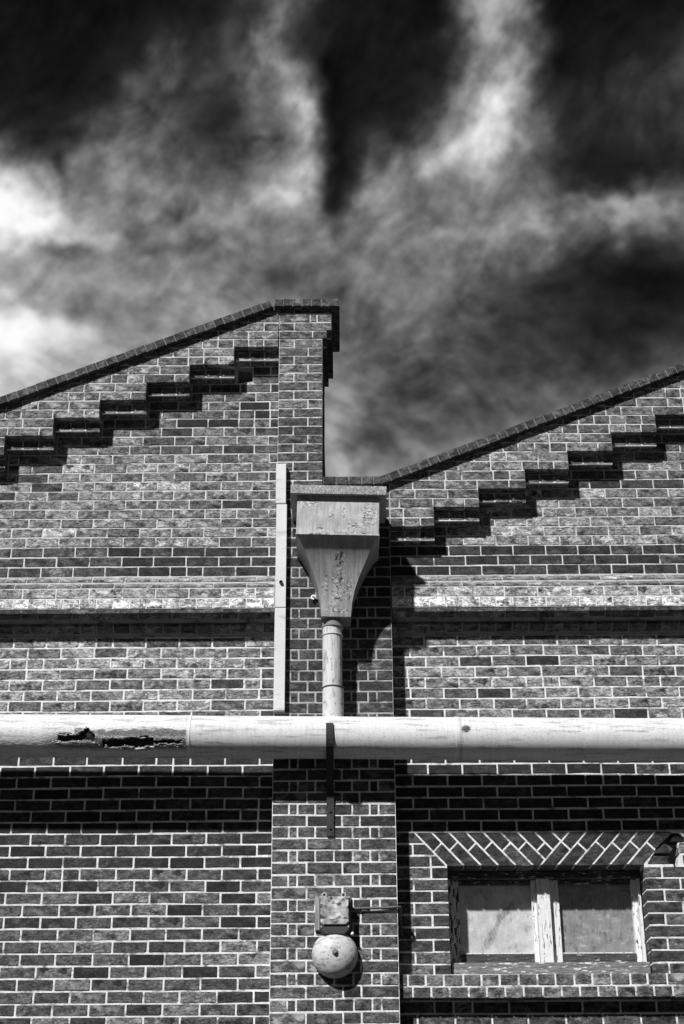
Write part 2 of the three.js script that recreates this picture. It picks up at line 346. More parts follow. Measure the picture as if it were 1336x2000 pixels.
function stringCourse(parent, x0, x1, anchor) {
  const o = part('string_course', parent), zi = -0.02;
  const sec = {   // (z, y) sections, each course of moulded bricks
    38: (a, b) => [[zi, a], [0.075, a], [0.075, a + 0.012], [0.002, b], [zi, b]],
    37: (a, b) => [[zi, a], [PROUD, a], [PROUD, a + 0.012], [0.077, b], [zi, b]],
    36: (a, b) => [[zi, a], [PROUD, a], [PROUD, b], [zi, b]],
    35: (a, b) => [[zi, a], [PROUD, a], [PROUD, b], [zi, b]],
    34: (a, b) => [[zi, a], [0.075, a], [PROUD - 0.004, b - 0.025], [PROUD - 0.004, b], [zi, b]],
    33: (a, b) => [[zi, a], [0.002, a], [0.073, b - 0.018], [0.073, b], [zi, b]],
  };
  for (let n = 33; n < 39; n++) {
    const lean = (s, k) => s.map(([z, y]) => [z === zi ? z : z - k, y]);
    mesh('mortar_bed', alongX(lean(sec[n](Y(n), Y(n + 1)), 0.003), x0, x1), n < 35 ? darkMortarMat : n > 36 ? greyMortarMat : mortarMat, o);
    const unit = n === 35 || n === 33 ? STR / 2 : STR, mean = { 33: 0.3, 34: 0.28, 35: 0.76, 36: 0.6, 37: 0.46, 38: 0.5 }[n];  // undercut courses: underside shade put into the colour of mortar and bricks
    let x = anchor + (n % 2 ? 0.03 : 0.09) - 60 * STR, alt = 0;
    while (x < x1) {
      const u = n === 34 ? (alt++ % 2 ? STR / 2 : STR) : unit, a = Math.max(x, x0), b = Math.min(x + u, x1); x += u;
      if (b - a < 0.03) continue;
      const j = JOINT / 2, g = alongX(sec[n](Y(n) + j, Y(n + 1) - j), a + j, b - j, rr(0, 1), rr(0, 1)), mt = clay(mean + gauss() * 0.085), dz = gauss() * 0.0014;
      if (Math.abs((a + b) / 2) > INDIV + 0.1) addStuff(o, g.translate(0, 0, dz), mt); else mesh('moulded_brick', g, mt, o, [0, 0, dz]);
    }
  }
}
stringCourse(wallL, -EDGE, XL - 0.004, XL);

// ================================================================== LEFT GABLE
JOINT = 0.0092;
const gableL = thing('brick_gable', 'taller left brick gable end with stepped corbels under a sloping brick coping', 'gable', [0, 0, 0], 'saw-tooth brick gables');
{
  const hole = [[-0.772, Y(60) + 0.006], [-0.655, Y(60) + 0.02], [-0.662, Y(62)], [-0.772, Y(62)]];
  const out = [[-EDGE, Y(33)], [XL, Y(33)], [XL, rakeL(XL) - 0.03], [-0.499, rakeL(-0.499) - 0.03], [-EDGE, rakeL(-EDGE) - 0.03]];
  mesh('mortar', mergeGeometries([shapeSlab(out, -0.12, -RECESS, [hole]), shapeSlab(out, -0.42, -0.121, [hole])]), agedMortarMat, gableL);
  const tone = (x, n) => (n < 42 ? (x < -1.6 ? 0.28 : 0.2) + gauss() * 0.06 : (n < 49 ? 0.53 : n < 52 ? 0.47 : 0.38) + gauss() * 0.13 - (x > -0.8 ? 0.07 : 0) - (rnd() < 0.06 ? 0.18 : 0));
  for (let n = 39; n < 62; n++) {
    const k = Math.min(stepL.length - 1, Math.floor((61 - n) / 2) + 1);
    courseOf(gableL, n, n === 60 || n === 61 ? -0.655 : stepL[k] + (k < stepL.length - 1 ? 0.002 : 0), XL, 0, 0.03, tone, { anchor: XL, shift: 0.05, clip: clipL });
  }
  // the proud band above the steps
  const band = part('stepped_band', gableL), pts = [[-EDGE, rakeL(-EDGE)], [-EDGE, Y(63 - 2 * 10) + 0.013]];
  for (let k = 10; k >= 0; k--) { pts.push([stepL[k + 1] - 0.009, Y(63 - 2 * k) + 0.013], [stepL[k] - 0.009, Y(63 - 2 * k) + 0.013]); }
  pts.push([XL, rakeL(XL)], [-0.499, rakeL(-0.499)]);
  mesh('mortar_backing', shapeSlab(pts, -0.05, PROUD - RECESS), agedMortarMat, band);
  for (let n = 43; n < 69; n++) {
    const k = Math.max(0, Math.ceil((63 - n) / 2));
    if (k > 10) continue;
    courseOf(band, n, -EDGE, stepL[k], PROUD, 0.15, T(n > 65 ? 0.4 : 0.44, 0.1), { anchor: stepL[k], shift: 0, headers: 0.3, clip: clipL });
  }
  // header courses corbelled half way out under each step
  for (let k = 0; k < 11; k++) {
    const nb = 63 - 2 * k, c = part('corbel_course', gableL), x0 = stepL[k + 1], x1 = stepL[k];
    mesh('mortar_backing', solidBox(x0 + 0.001, x1 - 0.009, Y(nb - 1) + 0.013, Y(nb), -0.05, HALF - RECESS, 0.001), agedMortarMat, c);
    mesh('bed_joint', solidBox(x0 + 0.002, x1 - 0.004, Y(nb - 1) + 0.001, Y(nb - 1) + 0.0125, HALF - 0.02, HALF - 0.0015, 0.001), mortarMat, c);
    courseOf(c, nb - 1, x0, x1, HALF, 0.1, T(0.38, 0.07), { widths: [0.333, 0.333, 0.334].map((f) => f * (x1 - x0)), clip: clipL });
  }
}

// ================================================================== PIER AT THE HIGH END OF THE LEFT GABLE
const pier = thing('brick_pier', 'narrow brick pier at the high end of the left gable with corbelled top', 'pier');
{
  const right = (n) => (n < 64 ? -0.13 : n < 65 ? -0.099 : -0.064), back = -0.45;
  for (const [a, b, x] of [[47, 64, -0.13], [64, 65, -0.099], [65, 68.2, -0.064]]) mesh('mortar', solidBox(XL + 0.002, x - 0.009, Y(a) + (a > 47 ? 0.013 : 0), Math.min(Y(b) + RECESS * 0.9, 7.868), back, PROUD - RECESS, 0.001), agedMortarMat, pier);
  for (let n = 47; n < 68; n++) {
    const r = right(n), w = r - XL, h = 0.1125, odd = n % 2;
    courseOf(pier, n, XL, r, PROUD, 0.11, T(n > 55 ? 0.41 : 0.32, 0.075), { widths: odd ? [h, w - h] : (n > 64 ? [0.23, 0.05, w - 0.28] : [w - h, h]), clip: clipL });
    // returns of the pier along its valley side
    for (let k = 0; k < 5; k++) {
      const g0 = -k * 0.1125 - 0.002, L = solidBox(-0.05, 0.05, -0.032, 0.032, -0.0505, 0.0505, 0.002, rnd(), rnd());
      addStuff(pier, L.translate(r - 0.05 + gauss() * 0.001, (Y(n) + Y(n + 1)) / 2, g0 - 0.055), clay(0.3 + gauss() * 0.07));
    }
  }
}

// ================================================================== COPINGS (bricks on edge)
function copingRun(parent, ax, ay, bx, by, unit, z0, z1, lastWide = 0) {
  const L = Math.hypot(bx - ax, by - ay), ang = Math.atan2(by - ay, bx - ax), H = 0.066;
  const m = mesh('coping_mortar', solidBox(0, L, 0.005, H - 0.006, z0 + 0.01, z1 - 0.004, 0.001), darkMortarMat, parent, [ax, ay, 0]); m.rotation.z = ang;
  let s = 0;
  while (s < L - 0.03) {
    let u = Math.min(unit * rr(0.96, 1.05), L - s); if (lastWide && L - s < lastWide + unit * 0.6) u = L - s;
    const g = solidBox(-u / 2 + 0.0025, u / 2 - 0.0025, 0, H, z0, z1, 0.006, rr(0, 1), rr(0, 1)), c = s + u / 2;
    const b = mesh('coping_brick', g, clay(0.25 + gauss() * 0.045), parent, [ax + Math.cos(ang) * c, ay + Math.sin(ang) * c + gauss() * 0.0015, gauss() * 0.002]);
    b.rotation.z = ang + gauss() * 0.02; s += u;
  }
}
{
  const c = part('coping', gableL);
  copingRun(c, -3.1, rakeL(-3.1), -0.499, rakeL(-0.499), 0.0755, -0.45, 0.195);
  const p = part('coping', pier);
  copingRun(p, -0.497, 7.868, -0.01, 7.868, 0.07, -0.45, 0.195, 0.14);
}

// ================================================================== PILASTER
JOINT = 0.0112;
const pil = thing('brick_pilaster', 'projecting brick pilaster that carries the alarm bell and the rainwater hopper', 'pilaster');
{
  mesh('mortar', solidBox(XL + 0.002, XR - 0.002, 0, Y(24), -0.3, PROUD - RECESS, 0.001), mortarMat, pil);
  mesh('grey_mortar', solidBox(XL + 0.002, XR - 0.002, Y(24), 6.374, -0.3, PROUD - RECESS, 0.001), greyMortarMat, pil);  // greyer mortar in the upper part, with darker bricks to match
  const A = [0.2235, 0.2245, 0.1125, 0.2315], B = [0.109, 0.055, 0.113, 0.118, 0.118, 0.112, 0.056, 0.111];
  for (let n = -38; n < 48; n++) {
    const tone = T(n < 14 ? 0.34 : n < 24 ? 0.26 : n < 33 ? 0.25 : 0.2, n < 24 ? 0.12 : 0.07);
    courseOf(pil, n, XL, XR, PROUD, 0.15, tone, { widths: n % 2 ? A : B, clip: [[0, 1, 6.376]] });
  }
}

// ================================================================== RIGHT GABLE
JOINT = 0.0092;
const gableR = thing('brick_gable', 'lower right brick gable rising from the roof valley behind the hopper', 'gable', [0, 0, 0], 'saw-tooth brick gables');
{
  const out = [[XR, Y(33)], [EDGE, Y(33)], [EDGE, rakeR(EDGE) - 0.03], [XR, rakeR(XR) - 0.03]];
  mesh('mortar', shapeSlab(out, -0.42, -RECESS), agedMortarMat, gableR);
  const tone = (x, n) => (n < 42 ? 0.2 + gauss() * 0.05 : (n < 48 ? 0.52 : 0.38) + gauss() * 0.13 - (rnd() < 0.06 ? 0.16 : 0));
  for (let n = 39; n < 66; n++) {
    const k = Math.max(0, Math.ceil((n - 41) / 2)); if (k > 11) continue;
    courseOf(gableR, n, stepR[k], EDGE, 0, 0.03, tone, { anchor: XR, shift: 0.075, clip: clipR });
  }
  const band = part('stepped_band', gableR), pts = [[EDGE, Y(43 + 20) + 0.013], [EDGE, rakeR(EDGE)], [0.278, rakeR(0.278)], [XR, rakeR(XR)]];
  pts.splice(2, 1);
  for (let k = 0; k <= 10; k++) pts.push([stepR[k] - (k ? 0.009 : 0), Y(43 + 2 * k) + 0.013], [stepR[k + 1] - 0.009, Y(43 + 2 * k) + 0.013]);
  pts.push();
  mesh('mortar_backing', shapeSlab(pts, -0.05, PROUD - RECESS), agedMortarMat, band);
  for (let n = 43; n < 66; n++) {
    const k = Math.floor((n - 43) / 2) + 1; if (k > 11) continue;
    courseOf(band, n, XR, stepR[k], PROUD, 0.15, T(0.41, 0.1), { anchor: stepR[k], shift: 0, headers: 0.34, clip: clipR });
  }
  for (let k = 0; k < 11; k++) {
    const nb = 43 + 2 * k, c = part('corbel_course', gableR), x0 = stepR[k], x1 = stepR[k + 1];
    mesh('mortar_backing', solidBox(x0 + 0.001, x1 - 0.009, Y(nb - 1) + 0.013, Y(nb), -0.05, HALF - RECESS, 0.001), agedMortarMat, c);
    mesh('bed_joint', solidBox(x0 + 0.002, x1 - 0.004, Y(nb - 1) + 0.001, Y(nb - 1) + 0.0125, HALF - 0.02, HALF - 0.0015, 0.001), mortarMat, c);
    courseOf(c, nb - 1, x0, x1, HALF, 0.1, T(0.38, 0.07), { widths: [0.333, 0.333, 0.334].map((f) => f * (x1 - x0)), clip: clipR });
  }
  const c = part('coping', gableR);
  copingRun(c, -0.132, 6.379, 0.28, 6.379, 0.088, -0.45, 0.195);
  copingRun(c, 0.282, 6.379, 3.1, rakeR(3.1), 0.0755, -0.45, 0.195);
}

// ================================================================== RIGHT LOWER WALL WITH THE WINDOW
JOINT = 0.0112;
const wallR = thing('brick_wall', 'brick wall right of the alarm bell pilaster with a wooden window and diagonal brick lintel', 'wall');
const WX0 = 0.665, WX1 = 1.907;
{
  const hole = [[WX0 - 0.008, Y(3)], [WX0 - 0.008, Y(12) + 0.012], [WX1 + 0.008, Y(12) + 0.012], [WX1 + 0.008, Y(3)]];
  const gap = [[1.936, 3.752], [2.1, 3.752], [2.115, 3.69], [2.135, 3.76], [2.148, 3.82], [2.143, 3.889], [2.19, 3.891], [2.188, 3.925], [2.155, 3.956], [2.01, 3.956], [1.962, 3.898], [1.998, 3.852]];
  const out = [[XR, 0], [EDGE, 0], [EDGE, Y(33)], [XR, Y(33)]];
  mesh('mortar', mergeGeometries([shapeSlab(out, -0.12, -RECESS, [hole, gap]), shapeSlab(out, -0.35, -0.121, [hole, gap])]), mortarMat, wallR);
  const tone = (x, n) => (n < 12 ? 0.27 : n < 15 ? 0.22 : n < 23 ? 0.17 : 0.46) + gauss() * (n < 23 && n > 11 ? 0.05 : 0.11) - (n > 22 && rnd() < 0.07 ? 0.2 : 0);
  const S = 0.2095;   // horizontal run of the slope over three courses
  const skewL = [3 * 0.075, S, 3 * 0.075 * 0.4525 + S * Y(15) - 0.0018], skewR = [-3 * 0.075, S, -3 * 0.075 * 2.121 + S * Y(15) - 0.0018];
  for (let n = -38; n < 33; n++) {
    const opt = { anchor: XR, shift: n % 2 ? 0.0 : -0.004 };
    if (n >= 1 && n < 3) continue;
    if (n >= 3 && n < 12) {
      courseOf(wallR, n, XR, WX0, 0, 0.2, tone, { widths: n % 2 ? [0.222, 0.11] : [0.108, 0.224] });
      courseOf(wallR, n, WX1, EDGE, 0, 0.2, tone, { anchor: WX1, shift: 0 });
    } else if (n >= 12 && n < 15) {
      courseOf(wallR, n, XR, 0.7, 0, 0.05, tone, { ...opt, clip: [skewL] });
      courseOf(wallR, n, 2.1 + (n === 12 ? 0.06 : n === 13 ? 0.045 : 0.08), EDGE, 0, 0.05, tone, { anchor: 2.4, headers: 0.2 });
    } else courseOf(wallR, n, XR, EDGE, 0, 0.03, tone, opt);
  }
  // projecting sill course of two header rows
  const sill = part('brick_sill', wallR);
  mesh('mortar_backing', solidBox(XR + 0.002, EDGE, Y(1) + 0.013, Y(3) - 0.004, -0.1, 0.1 - RECESS, 0.001), mortarMat, sill);
  for (const n of [1, 2]) courseOf(sill, n, XR, EDGE, 0.1, 0.13, T(0.4, 0.085), { unit: STR / 2, anchor: XR, shift: n === 1 ? 0.03 : 0.05 });
  // diagonal brick lintel
  const lint = part('lintel', wallR), y0 = Y(12), y1 = Y(15), sl = S / (y1 - y0), CX = 1.245;
  const diag = (xTop, dir, lo, hi, clips, level) => {   // one slanting strip between beds lo..hi whose top left corner stands at xTop
    const at = (y) => xTop + dir * (y1 - y) * sl, wd = 0.1105 - JOINT * 1.42;
    let poly = [[at(lo), lo], [at(lo) + wd, lo], [at(hi) + wd, hi], [at(hi), hi]];
    for (const c of clips) if (poly.length > 2) poly = clipHalf(poly, ...c);
    if (poly.length < 3 || areaOf(poly) < 0.0005) return;
    let cx = 0, cy = 0; for (const p of poly) { cx += p[0] / poly.length; cy += p[1] / poly.length; }
    const b = mesh('lintel_brick', prism(poly.map(([x, y]) => [x - cx, y - cy]), -0.2, 0, 0.003, rnd(), rnd()), clay(level), lint, [cx, cy, gauss() * 0.001]);
    b.rotation.set(0, 0, gauss() * 0.006);
  };
  const k45 = 1 / Math.SQRT2, j = JOINT / 2, top = [0, 1, y1 - j], bot = [0, -1, -(y0 + 0.003)];
  // the seam runs up to the right from the middle of the opening
  const seam = (side) => { const nx = (y1 - y0), ny = -S, d = Math.hypot(nx, ny), c = (nx * CX + ny * y0) / d; return side < 0 ? [nx / d, ny / d, c - j] : [-nx / d, -ny / d, -c - j]; };
  for (let i = 0; i < 9; i++) {   // strips leaning "\"
    const xt = 0.4525 + i * 0.1105 + j * 1.4, cross = y1 - 0.096 + (i % 2 ? 0.004 : -0.003), m = 0.4525 + i * 0.1105 + 0.055 + (y1 - cross) * sl;
    diag(xt, 1, y0, y1, [top, bot, seam(-1), [k45, -k45, k45 * m - k45 * cross - j]], 0.19 + gauss() * 0.03);
    diag(xt, 1, y0, y1, [top, bot, seam(-1), [-k45, k45, -(k45 * m - k45 * cross) - j]], 0.22 + gauss() * 0.04);
  }
  for (let i = 0; i < 6; i++) {   // strips leaning "/"
    const xb = CX + i * 0.1105 + j * 1.4, xt = xb + S, cross = y1 - 0.098 + (i % 2 ? -0.003 : 0.004), m = xb + 0.05 + (cross - y0) * sl;
    diag(xt, -1, y0, y1, [top, bot, [k45, k45, k45 * m + k45 * cross - j]], 0.22 + gauss() * 0.04);
    diag(xt, -1, y0, y1, [top, bot, [-k45, -k45, -(k45 * m + k45 * cross) - j]], 0.19 + gauss() * 0.03);
  }
  // shattered brickwork at the right end of the lintel
  const broken = [
    [[[1.991, 3.822], [2.096, 3.821], [2.074, 3.886], [2.045, 3.886]], -0.012, 0.2], [[[1.937, 3.749], [2.068, 3.755], [2.079, 3.803], [1.982, 3.809]], -0.006, 0.2],
    [[[1.962, 3.893], [2.013, 3.858], [2.108, 3.95], [2.005, 3.95]], -0.002, 0.14], [[[2.066, 3.9], [2.183, 3.9], [2.184, 3.918], [2.154, 3.953], [2.124, 3.952]], -0.02, 0.12],
    [[[2.143, 3.822], [2.24, 3.822], [2.24, 3.88], [2.147, 3.879]], 0, 0.42],
  ];
  for (const [poly, dz, lv] of broken) {
    let cx = 0, cy = 0; for (const p of poly) { cx += p[0] / poly.length; cy += p[1] / poly.length; }
    const b = mesh('broken_brick', prism(poly.map(([x, y]) => [x - cx, y - cy]), -0.1, 0, 0.006, rnd(), rnd()), clay(lv), wallR, [cx, cy, dz]); b.rotation.set(gauss() * 0.03, gauss() * 0.05, gauss() * 0.02);
  }
}
stringCourse(wallR, XR + 0.004, EDGE, XR);

// ================================================================== WINDOW (part of the right wall)
{
  const win = part('window', wallR);
  win.userData.label = 'two-light wooden window with peeling white paint and dusty panes';
  const wood = (seed, paint, vertical, pale = 0) => {   // weathered boards: paint flaking off grey, checked timber
    const map = makeTex(512, 512, (x, y) => {
      const [a, g] = vertical ? [x, y] : [y, x], grain = fbm(a * 60, g * 4, seed, 4), check = sstep(0.5, 0.66, fbm(a * 34, g * 1.8, seed + 2, 3)), peel = fbm(a * 22, g * 4, seed + 4, 6, 0.68);
      const bare = 0.26 + pale + 0.2 * grain - 0.2 * check, coat = 0.93 + 0.06 * fbm(a * 40, g * 40, seed + 5, 3) - 0.35 * check;
      return mix(bare, coat, sstep(-0.06, 0.04, peel + paint));
    });
    const bump = makeTex(256, 256, (x, y) => { const [a, g] = vertical ? [x, y] : [y, x]; return 0.5 + 0.3 * fbm(a * 60, g * 4, seed, 4) + 0.3 * sstep(-0.06, 0.04, fbm(a * 22, g * 4, seed + 4, 6, 0.68) + paint) - 0.4 * sstep(0.5, 0.66, fbm(a * 34, g * 1.8, seed + 2, 3)); }, false);
    map.repeat.set(2, 2); bump.repeat.set(2, 2);
    return std(0.82, { map, bumpMap: bump, bumpScale: 0.004, roughness: 0.8 });
  };
  const painted = wood(3, 0.32, true), worn = wood(19, 0.12, true), bareH = wood(31, -0.4, false), headW = wood(47, -0.34, false), greyWood = wood(61, -0.3, false, 0.2);
  const bd = (n, x0, x1, y0, y1, z0, z1, m) => mesh(n, solidBox(x0, x1, y0, y1, z0, z1, 0.0035, rr(0, 2), rr(0, 2)), m, win);
  bd('frame_head', WX0, WX1, 3.7, Y(12) - 0.002, -0.28, -0.15, headW);
  bd('frame_jamb', WX0 + 0.002, 0.686, 3.156, 3.699, -0.28, -0.155, worn);
  bd('frame_jamb', 1.889, WX1 - 0.001, 3.156, 3.699, -0.28, -0.155, painted);
  bd('mullion', 1.239, 1.321, 3.158, 3.699, -0.28, -0.148, painted);
  bd('window_sill', WX0 + 0.003, WX1 - 0.003, 3.072, 3.155, -0.28, -0.04, greyWood);
  for (const [a, b, c, d] of [[0.688, 0.738, 1.206, 1.237], [1.323, 1.383, 1.853, 1.887]]) {
    bd('sash_stile', a, b, 3.16, 3.697, -0.258, -0.19, a < 1 ? worn : painted); bd('sash_stile', c, d, 3.16, 3.697, -0.258, -0.19, painted);
    bd('sash_rail', b + 0.001, c - 0.001, 3.16, 3.233, -0.256, -0.194, bareH); bd('sash_rail', b + 0.001, c - 0.001, 3.668, 3.697, -0.256, -0.194, headW);
    bd('glazing_putty', b + 0.001, c - 0.001, 3.2335, 3.24, -0.225, -0.2, painted);
  }
  // dusty glass: a clear glossy pane over a film of dirt, wiped in places
  const dust = (seed, base, wipe) => {
    const map = makeTex(512, 512, (x, y) => {
      let s = base + 0.1 * fbm(x * 4, y * 4, seed, 5, 0.6) + 0.06 * fbm(x * 50, y * 50, seed + 1, 3) + 0.05 * fbm(x * 40, y * 4, seed + 3, 4) - 0.1 * sstep(0.2, 0.6, fbm(x * 9, y * 5, seed + 12, 4));
      if (wipe) {   // one hand-wide swipe, drawn down to the left, with finger streaks
        const t = (0.8 - y) / 0.75, cx = 0.8 - 0.48 * Math.pow(clamp(t), 0.8) + 0.03 * fbm(y * 4, 0, seed, 3), w = 0.07 + 0.05 * fbm(y * 3, 2, seed, 2);
        const d = Math.abs(x - cx) / w, streak = 0.6 + 0.5 * fbm(x * 30 + y * 12, y * 2, seed + 7, 2);
        s -= 0.21 * sstep(1, 0.45, d) * sstep(-0.05, 0.15, t) * sstep(1.05, 0.85, t) * streak;
      } else { const r = Math.hypot(x - 0.35, (y - 0.55) * 0.8); s += 0.06 * Math.exp(-Math.pow((r - 0.12) / 0.02, 2)) * sstep(0.3, -0.2, x - 0.35 + fbm(x * 5, y * 5, 8, 2)) + 0.09 * sstep(0.3, 0.6, fbm(x * 4, y * 9, seed + 9, 4)); }
      return s;
    });
    map.wrapS = map.wrapT = THREE.ClampToEdgeWrapping;
    return new THREE.MeshPhysicalMaterial({ color: 0xffffff, map, roughness: 0.5, clearcoat: 0.9, clearcoatRoughness: 0.06 });
  };
  for (const [a, c, m] of [[0.736, 1.208, dust(5, 0.72, true)], [1.381, 1.855, dust(25, 0.5, false)]]) {
    mesh('pane', new THREE.BoxGeometry(c - a, 0.44, 0.004), m, win, [(a + c) / 2, 3.452, -0.231]);
  }
}

// ================================================================== BIG HORIZONTAL PIPE
{
  const pipe = thing('lagged_pipe', 'long fat white lagged pipe running level across the brick wall', 'pipe', [0, 4.5, 0.32]);
  pipe.rotation.z = -0.0123;
  const torn = (x, a) => {   // how far the lagging is torn away; x in metres along, a in degrees up from straight ahead
    const n = fbm(x * 14, a * 0.12, 5, 4, 0.6), n2 = fbm(x * 40, a * 0.3, 9, 3, 0.6);
    let up = -99, lo = 0;
    if (x > -1.8 && x < -1.57) { up = -17 + 20 * Math.exp(-Math.pow((x + 1.622) / 0.035, 2)); lo = -31; }
    else if (x > -1.52 && x < -1.02) { up = -26 + 5 * Math.sin((x + 1.4) * 9); lo = x > -1.2 ? -36 : -47; if (x > -1.2) up = -30; }
    return up < -90 ? 0 : sstep(-3, 3, Math.min(up - a, a - lo) + n * 9 + n2 * 4);
  };
  const skin = (x, a, sec) => {   // colour of the painted lagging
    let s = 0.955 + 0.03 * fbm(x * 3, a * 0.03, 1, 4) + 0.025 * fbm(x * 90, a * 0.6, 2, 3) - 0.02 * sstep(0.25, 0.6, fbm(x * 50, a * 0.05, 6, 3));
    const grime = fbm(x * 2.2, a * 0.05, 11, 5, 0.6), drips = fbm(x * 45, a * 0.02, 13, 3);
    s -= 0.2 * sstep(0.12, 0.5, grime) * (0.85 + 0.2 * drips);
    s -= 0.3 * sstep(0.35, 0.6, fbm(x * 30, a * 0.35, 17, 4)) + 0.04 * sstep(-0.1, 0.5, fbm(x * 36, a * 0.012, 18, 4));
    if (sec === 0) {
      const inx = sstep(-1.95, -1.7, x) * sstep(-0.985, -1.0, x), st = fbm(x * 11, a * 0.1, 23, 4, 0.6), hi = x > -1.4 ? 4 : x > -1.7 ? 1 : -8;
      s = mix(s, 0.42 + 0.2 * fbm(x * 40, a * 0.25, 29, 4), inx * sstep(-3, 5, hi - a + st * 12) * sstep(-60, -40, a) * 0.9);
      const flake = fbm(x * 60, a * 0.5, 31, 3, 0.7), up = x < -1.55 ? -13 : -19;
      s = mix(s, 0.97, inx * sstep(0.0, 0.25, flake + 0.1 - Math.abs(a - up) / 22));
      s = mix(s, 0.97, inx * sstep(0.28, 0.42, flake - Math.abs(a + 38) / 30) * 0.9);
      const t = torn(x, a); s = mix(s, 0.1 + 0.06 * flake, t);
    }
    if (sec === 2) {   // a small scab of rust beside the joint
      const d = Math.hypot((x - 0.775) / 0.03, (a - 9) / 11) + 0.5 * fbm(x * 50, a * 0.4, 41, 3);
      s = mix(s, 0.28 + 0.4 * fbm(x * 90, a * 0.9, 43, 2), sstep(1.1, 0.75, d)); s -= 0.12 * sstep(0.014, 0.004, Math.abs(x - 0.742));
    }
    return clamp(s, 0.05, 1);
  };
  const ends = [[-4.2, -2.72, 0.1365], [-2.72, -0.973, 0.1365], [-0.973, 0.72, 0.135], [0.72, 2.72, 0.136], [2.72, 4.2, 0.136]];
  ends.forEach(([x0, x1, r], i) => {
    const sec = i === 1 ? 0 : i === 3 ? 2 : 1, fine = sec === 0, nx = fine ? 440 : 2, na = fine ? 216 : 72, pos = [], uv = [], idx = [], end = 0.012;
    for (let k = 0; k <= nx; k++) for (let j = 0; j <= na; j++) {
      const x = mix(x0 + 0.0015, x1 - 0.0015, k / nx), a = -180 + 360 * j / na, q = fine && a > -70 && a < 30 ? r - 0.022 * torn(x, a) + 0.0012 * fbm(x * 30, a * 0.3, 51, 2) * sstep(-70, -50, a) * sstep(30, 15, a) : r;
      pos.push(x, q * Math.sin(a * RAD), q * Math.cos(a * RAD)); uv.push(k / nx, j / na);
    }
    for (let k = 0; k < nx; k++) for (let j = 0; j < na; j++) { const p = k * (na + 1) + j, q = p + na + 1; idx.push(p, q, p + 1, q, q + 1, p + 1); }
    const g = new THREE.BufferGeometry(); g.setAttribute('position', new THREE.Float32BufferAttribute(pos, 3)); g.setAttribute('uv', new THREE.Float32BufferAttribute(uv, 2)); g.setIndex(idx); g.computeVertexNormals();
    const map = makeTex(1024, 512, (u, v) => skin(mix(x0, x1, u), -180 + 360 * v, sec));
    const s = mesh('pipe_section', g, std(0.74, { map, roughness: 0.62 }), pipe);
    if (fine) s.userData.label = 'torn and peeling length of lagging';
    const band = new THREE.CylinderGeometry(r + 0.0022, r + 0.0022, end, 96, 1, true).rotateZ(Math.PI / 2).translate(x1 - 0.004, 0, 0);
    if (i === 1 || i === 2) mesh('joint_band', band, std(0.7, { roughness: 0.6 }), pipe);
  });
  // curled scraps of torn paint along the lower lip
  const fl = [];
  for (let k = 0; k < 34; k++) {
    const x = rr(-1.85, -1.0), a = (x < -1.55 ? rr(-36, -28) : rr(-50, -40)) * RAD, r = 0.136, w = 0.002 + 0.014 * Math.pow(rnd(), 3), h = rr(0.0015, 0.004);
    const p = new THREE.SphereGeometry(1, 5, 4).scale(w, h, 0.0015); p.rotateX(-a + rr(-0.9, 0.1)).rotateZ(rr(-0.5, 0.5)); p.translate(x, r * Math.sin(a), r * Math.cos(a)); fl.push(p.toNonIndexed());
  }
  const f = mesh('paint_scraps', mergeGeometries(fl), std(0.75), pipe); f.userData.kind = 'stuff';
}
// iron strap that holds the pipe against the pilaster
{
  const strap = thing('pipe_strap', 'rusty flat iron strap hooked over the front of the big pipe', 'strap', [-0.086, 3.905, PROUD + 0.001]);
  const rust = makeTex(256, 1024, (x, y) => 0.24 + 0.2 * fbm(x * 12, y * 40, 3, 4) + 0.55 * sstep(0.3, 0.6, fbm(x * 14, y * 60, 8, 4, 0.6)) * sstep(0.55, 0.35, y));
  const m = std(0.55, { map: rust, bumpMap: rust, bumpScale: 0.003, roughness: 0.85 });
  const yc = 4.5 + 0.0123 * 0.086 - 3.905, zc = 0.32 - PROUD - 0.001, r = 0.1372, pts = [[0.004, 0], [0.004, 0.19], [0.02, 0.3]];
  for (let a = -70; a <= 22; a += 92 / 9) pts.push([zc + (r + 0.004) * Math.cos(a * RAD), yc + (r + 0.004) * Math.sin(a * RAD)]);
  const w = 0.0235, t = 0.0075, pos = [], uv = []; let run = 0;
  const nrm = pts.map((p, i) => { const a = pts[Math.max(0, i - 1)], b = pts[Math.min(pts.length - 1, i + 1)], d = Math.hypot(b[0] - a[0], b[1] - a[1]); return [(b[1] - a[1]) / d, -(b[0] - a[0]) / d]; });
  const ring = pts.map((p, i) => [[-w, 0], [w, 0], [w, 1], [-w, 1]].map(([x, o]) => [x, p[1] + nrm[i][1] * t * o, p[0] + nrm[i][0] * t * o]));
  for (let i = 0; i + 1 < pts.length; i++) {
    const l = Math.hypot(pts[i + 1][0] - pts[i][0], pts[i + 1][1] - pts[i][1]);
    for (let k = 0; k < 4; k++) { const q = (k + 1) % 4, A = ring[i][k], B = ring[i][q], C = ring[i + 1][q], D = ring[i + 1][k]; for (const [P, u, v] of [[A, 0, run], [C, 1, run + l], [B, 1, run], [A, 0, run], [D, 0, run + l], [C, 1, run + l]]) { pos.push(...P); uv.push(u, v); } }
    run += l;
  }
  for (const [R, o] of [[ring[0], [0, 1, 2, 0, 2, 3]], [ring[ring.length - 1], [0, 2, 1, 0, 3, 2]]]) for (const k of o) { pos.push(...R[k]); uv.push(0, 0); }
  mesh('bar', geo(pos, uv), m, strap);
  for (const y of [0.05, 0.16]) { const b = mesh('bolt', new THREE.CylinderGeometry(0.009, 0.0105, 0.008, 6).rotateX(Math.PI / 2), m, strap, [0, y, 0.015]); b.rotation.z = 0.3; }
}

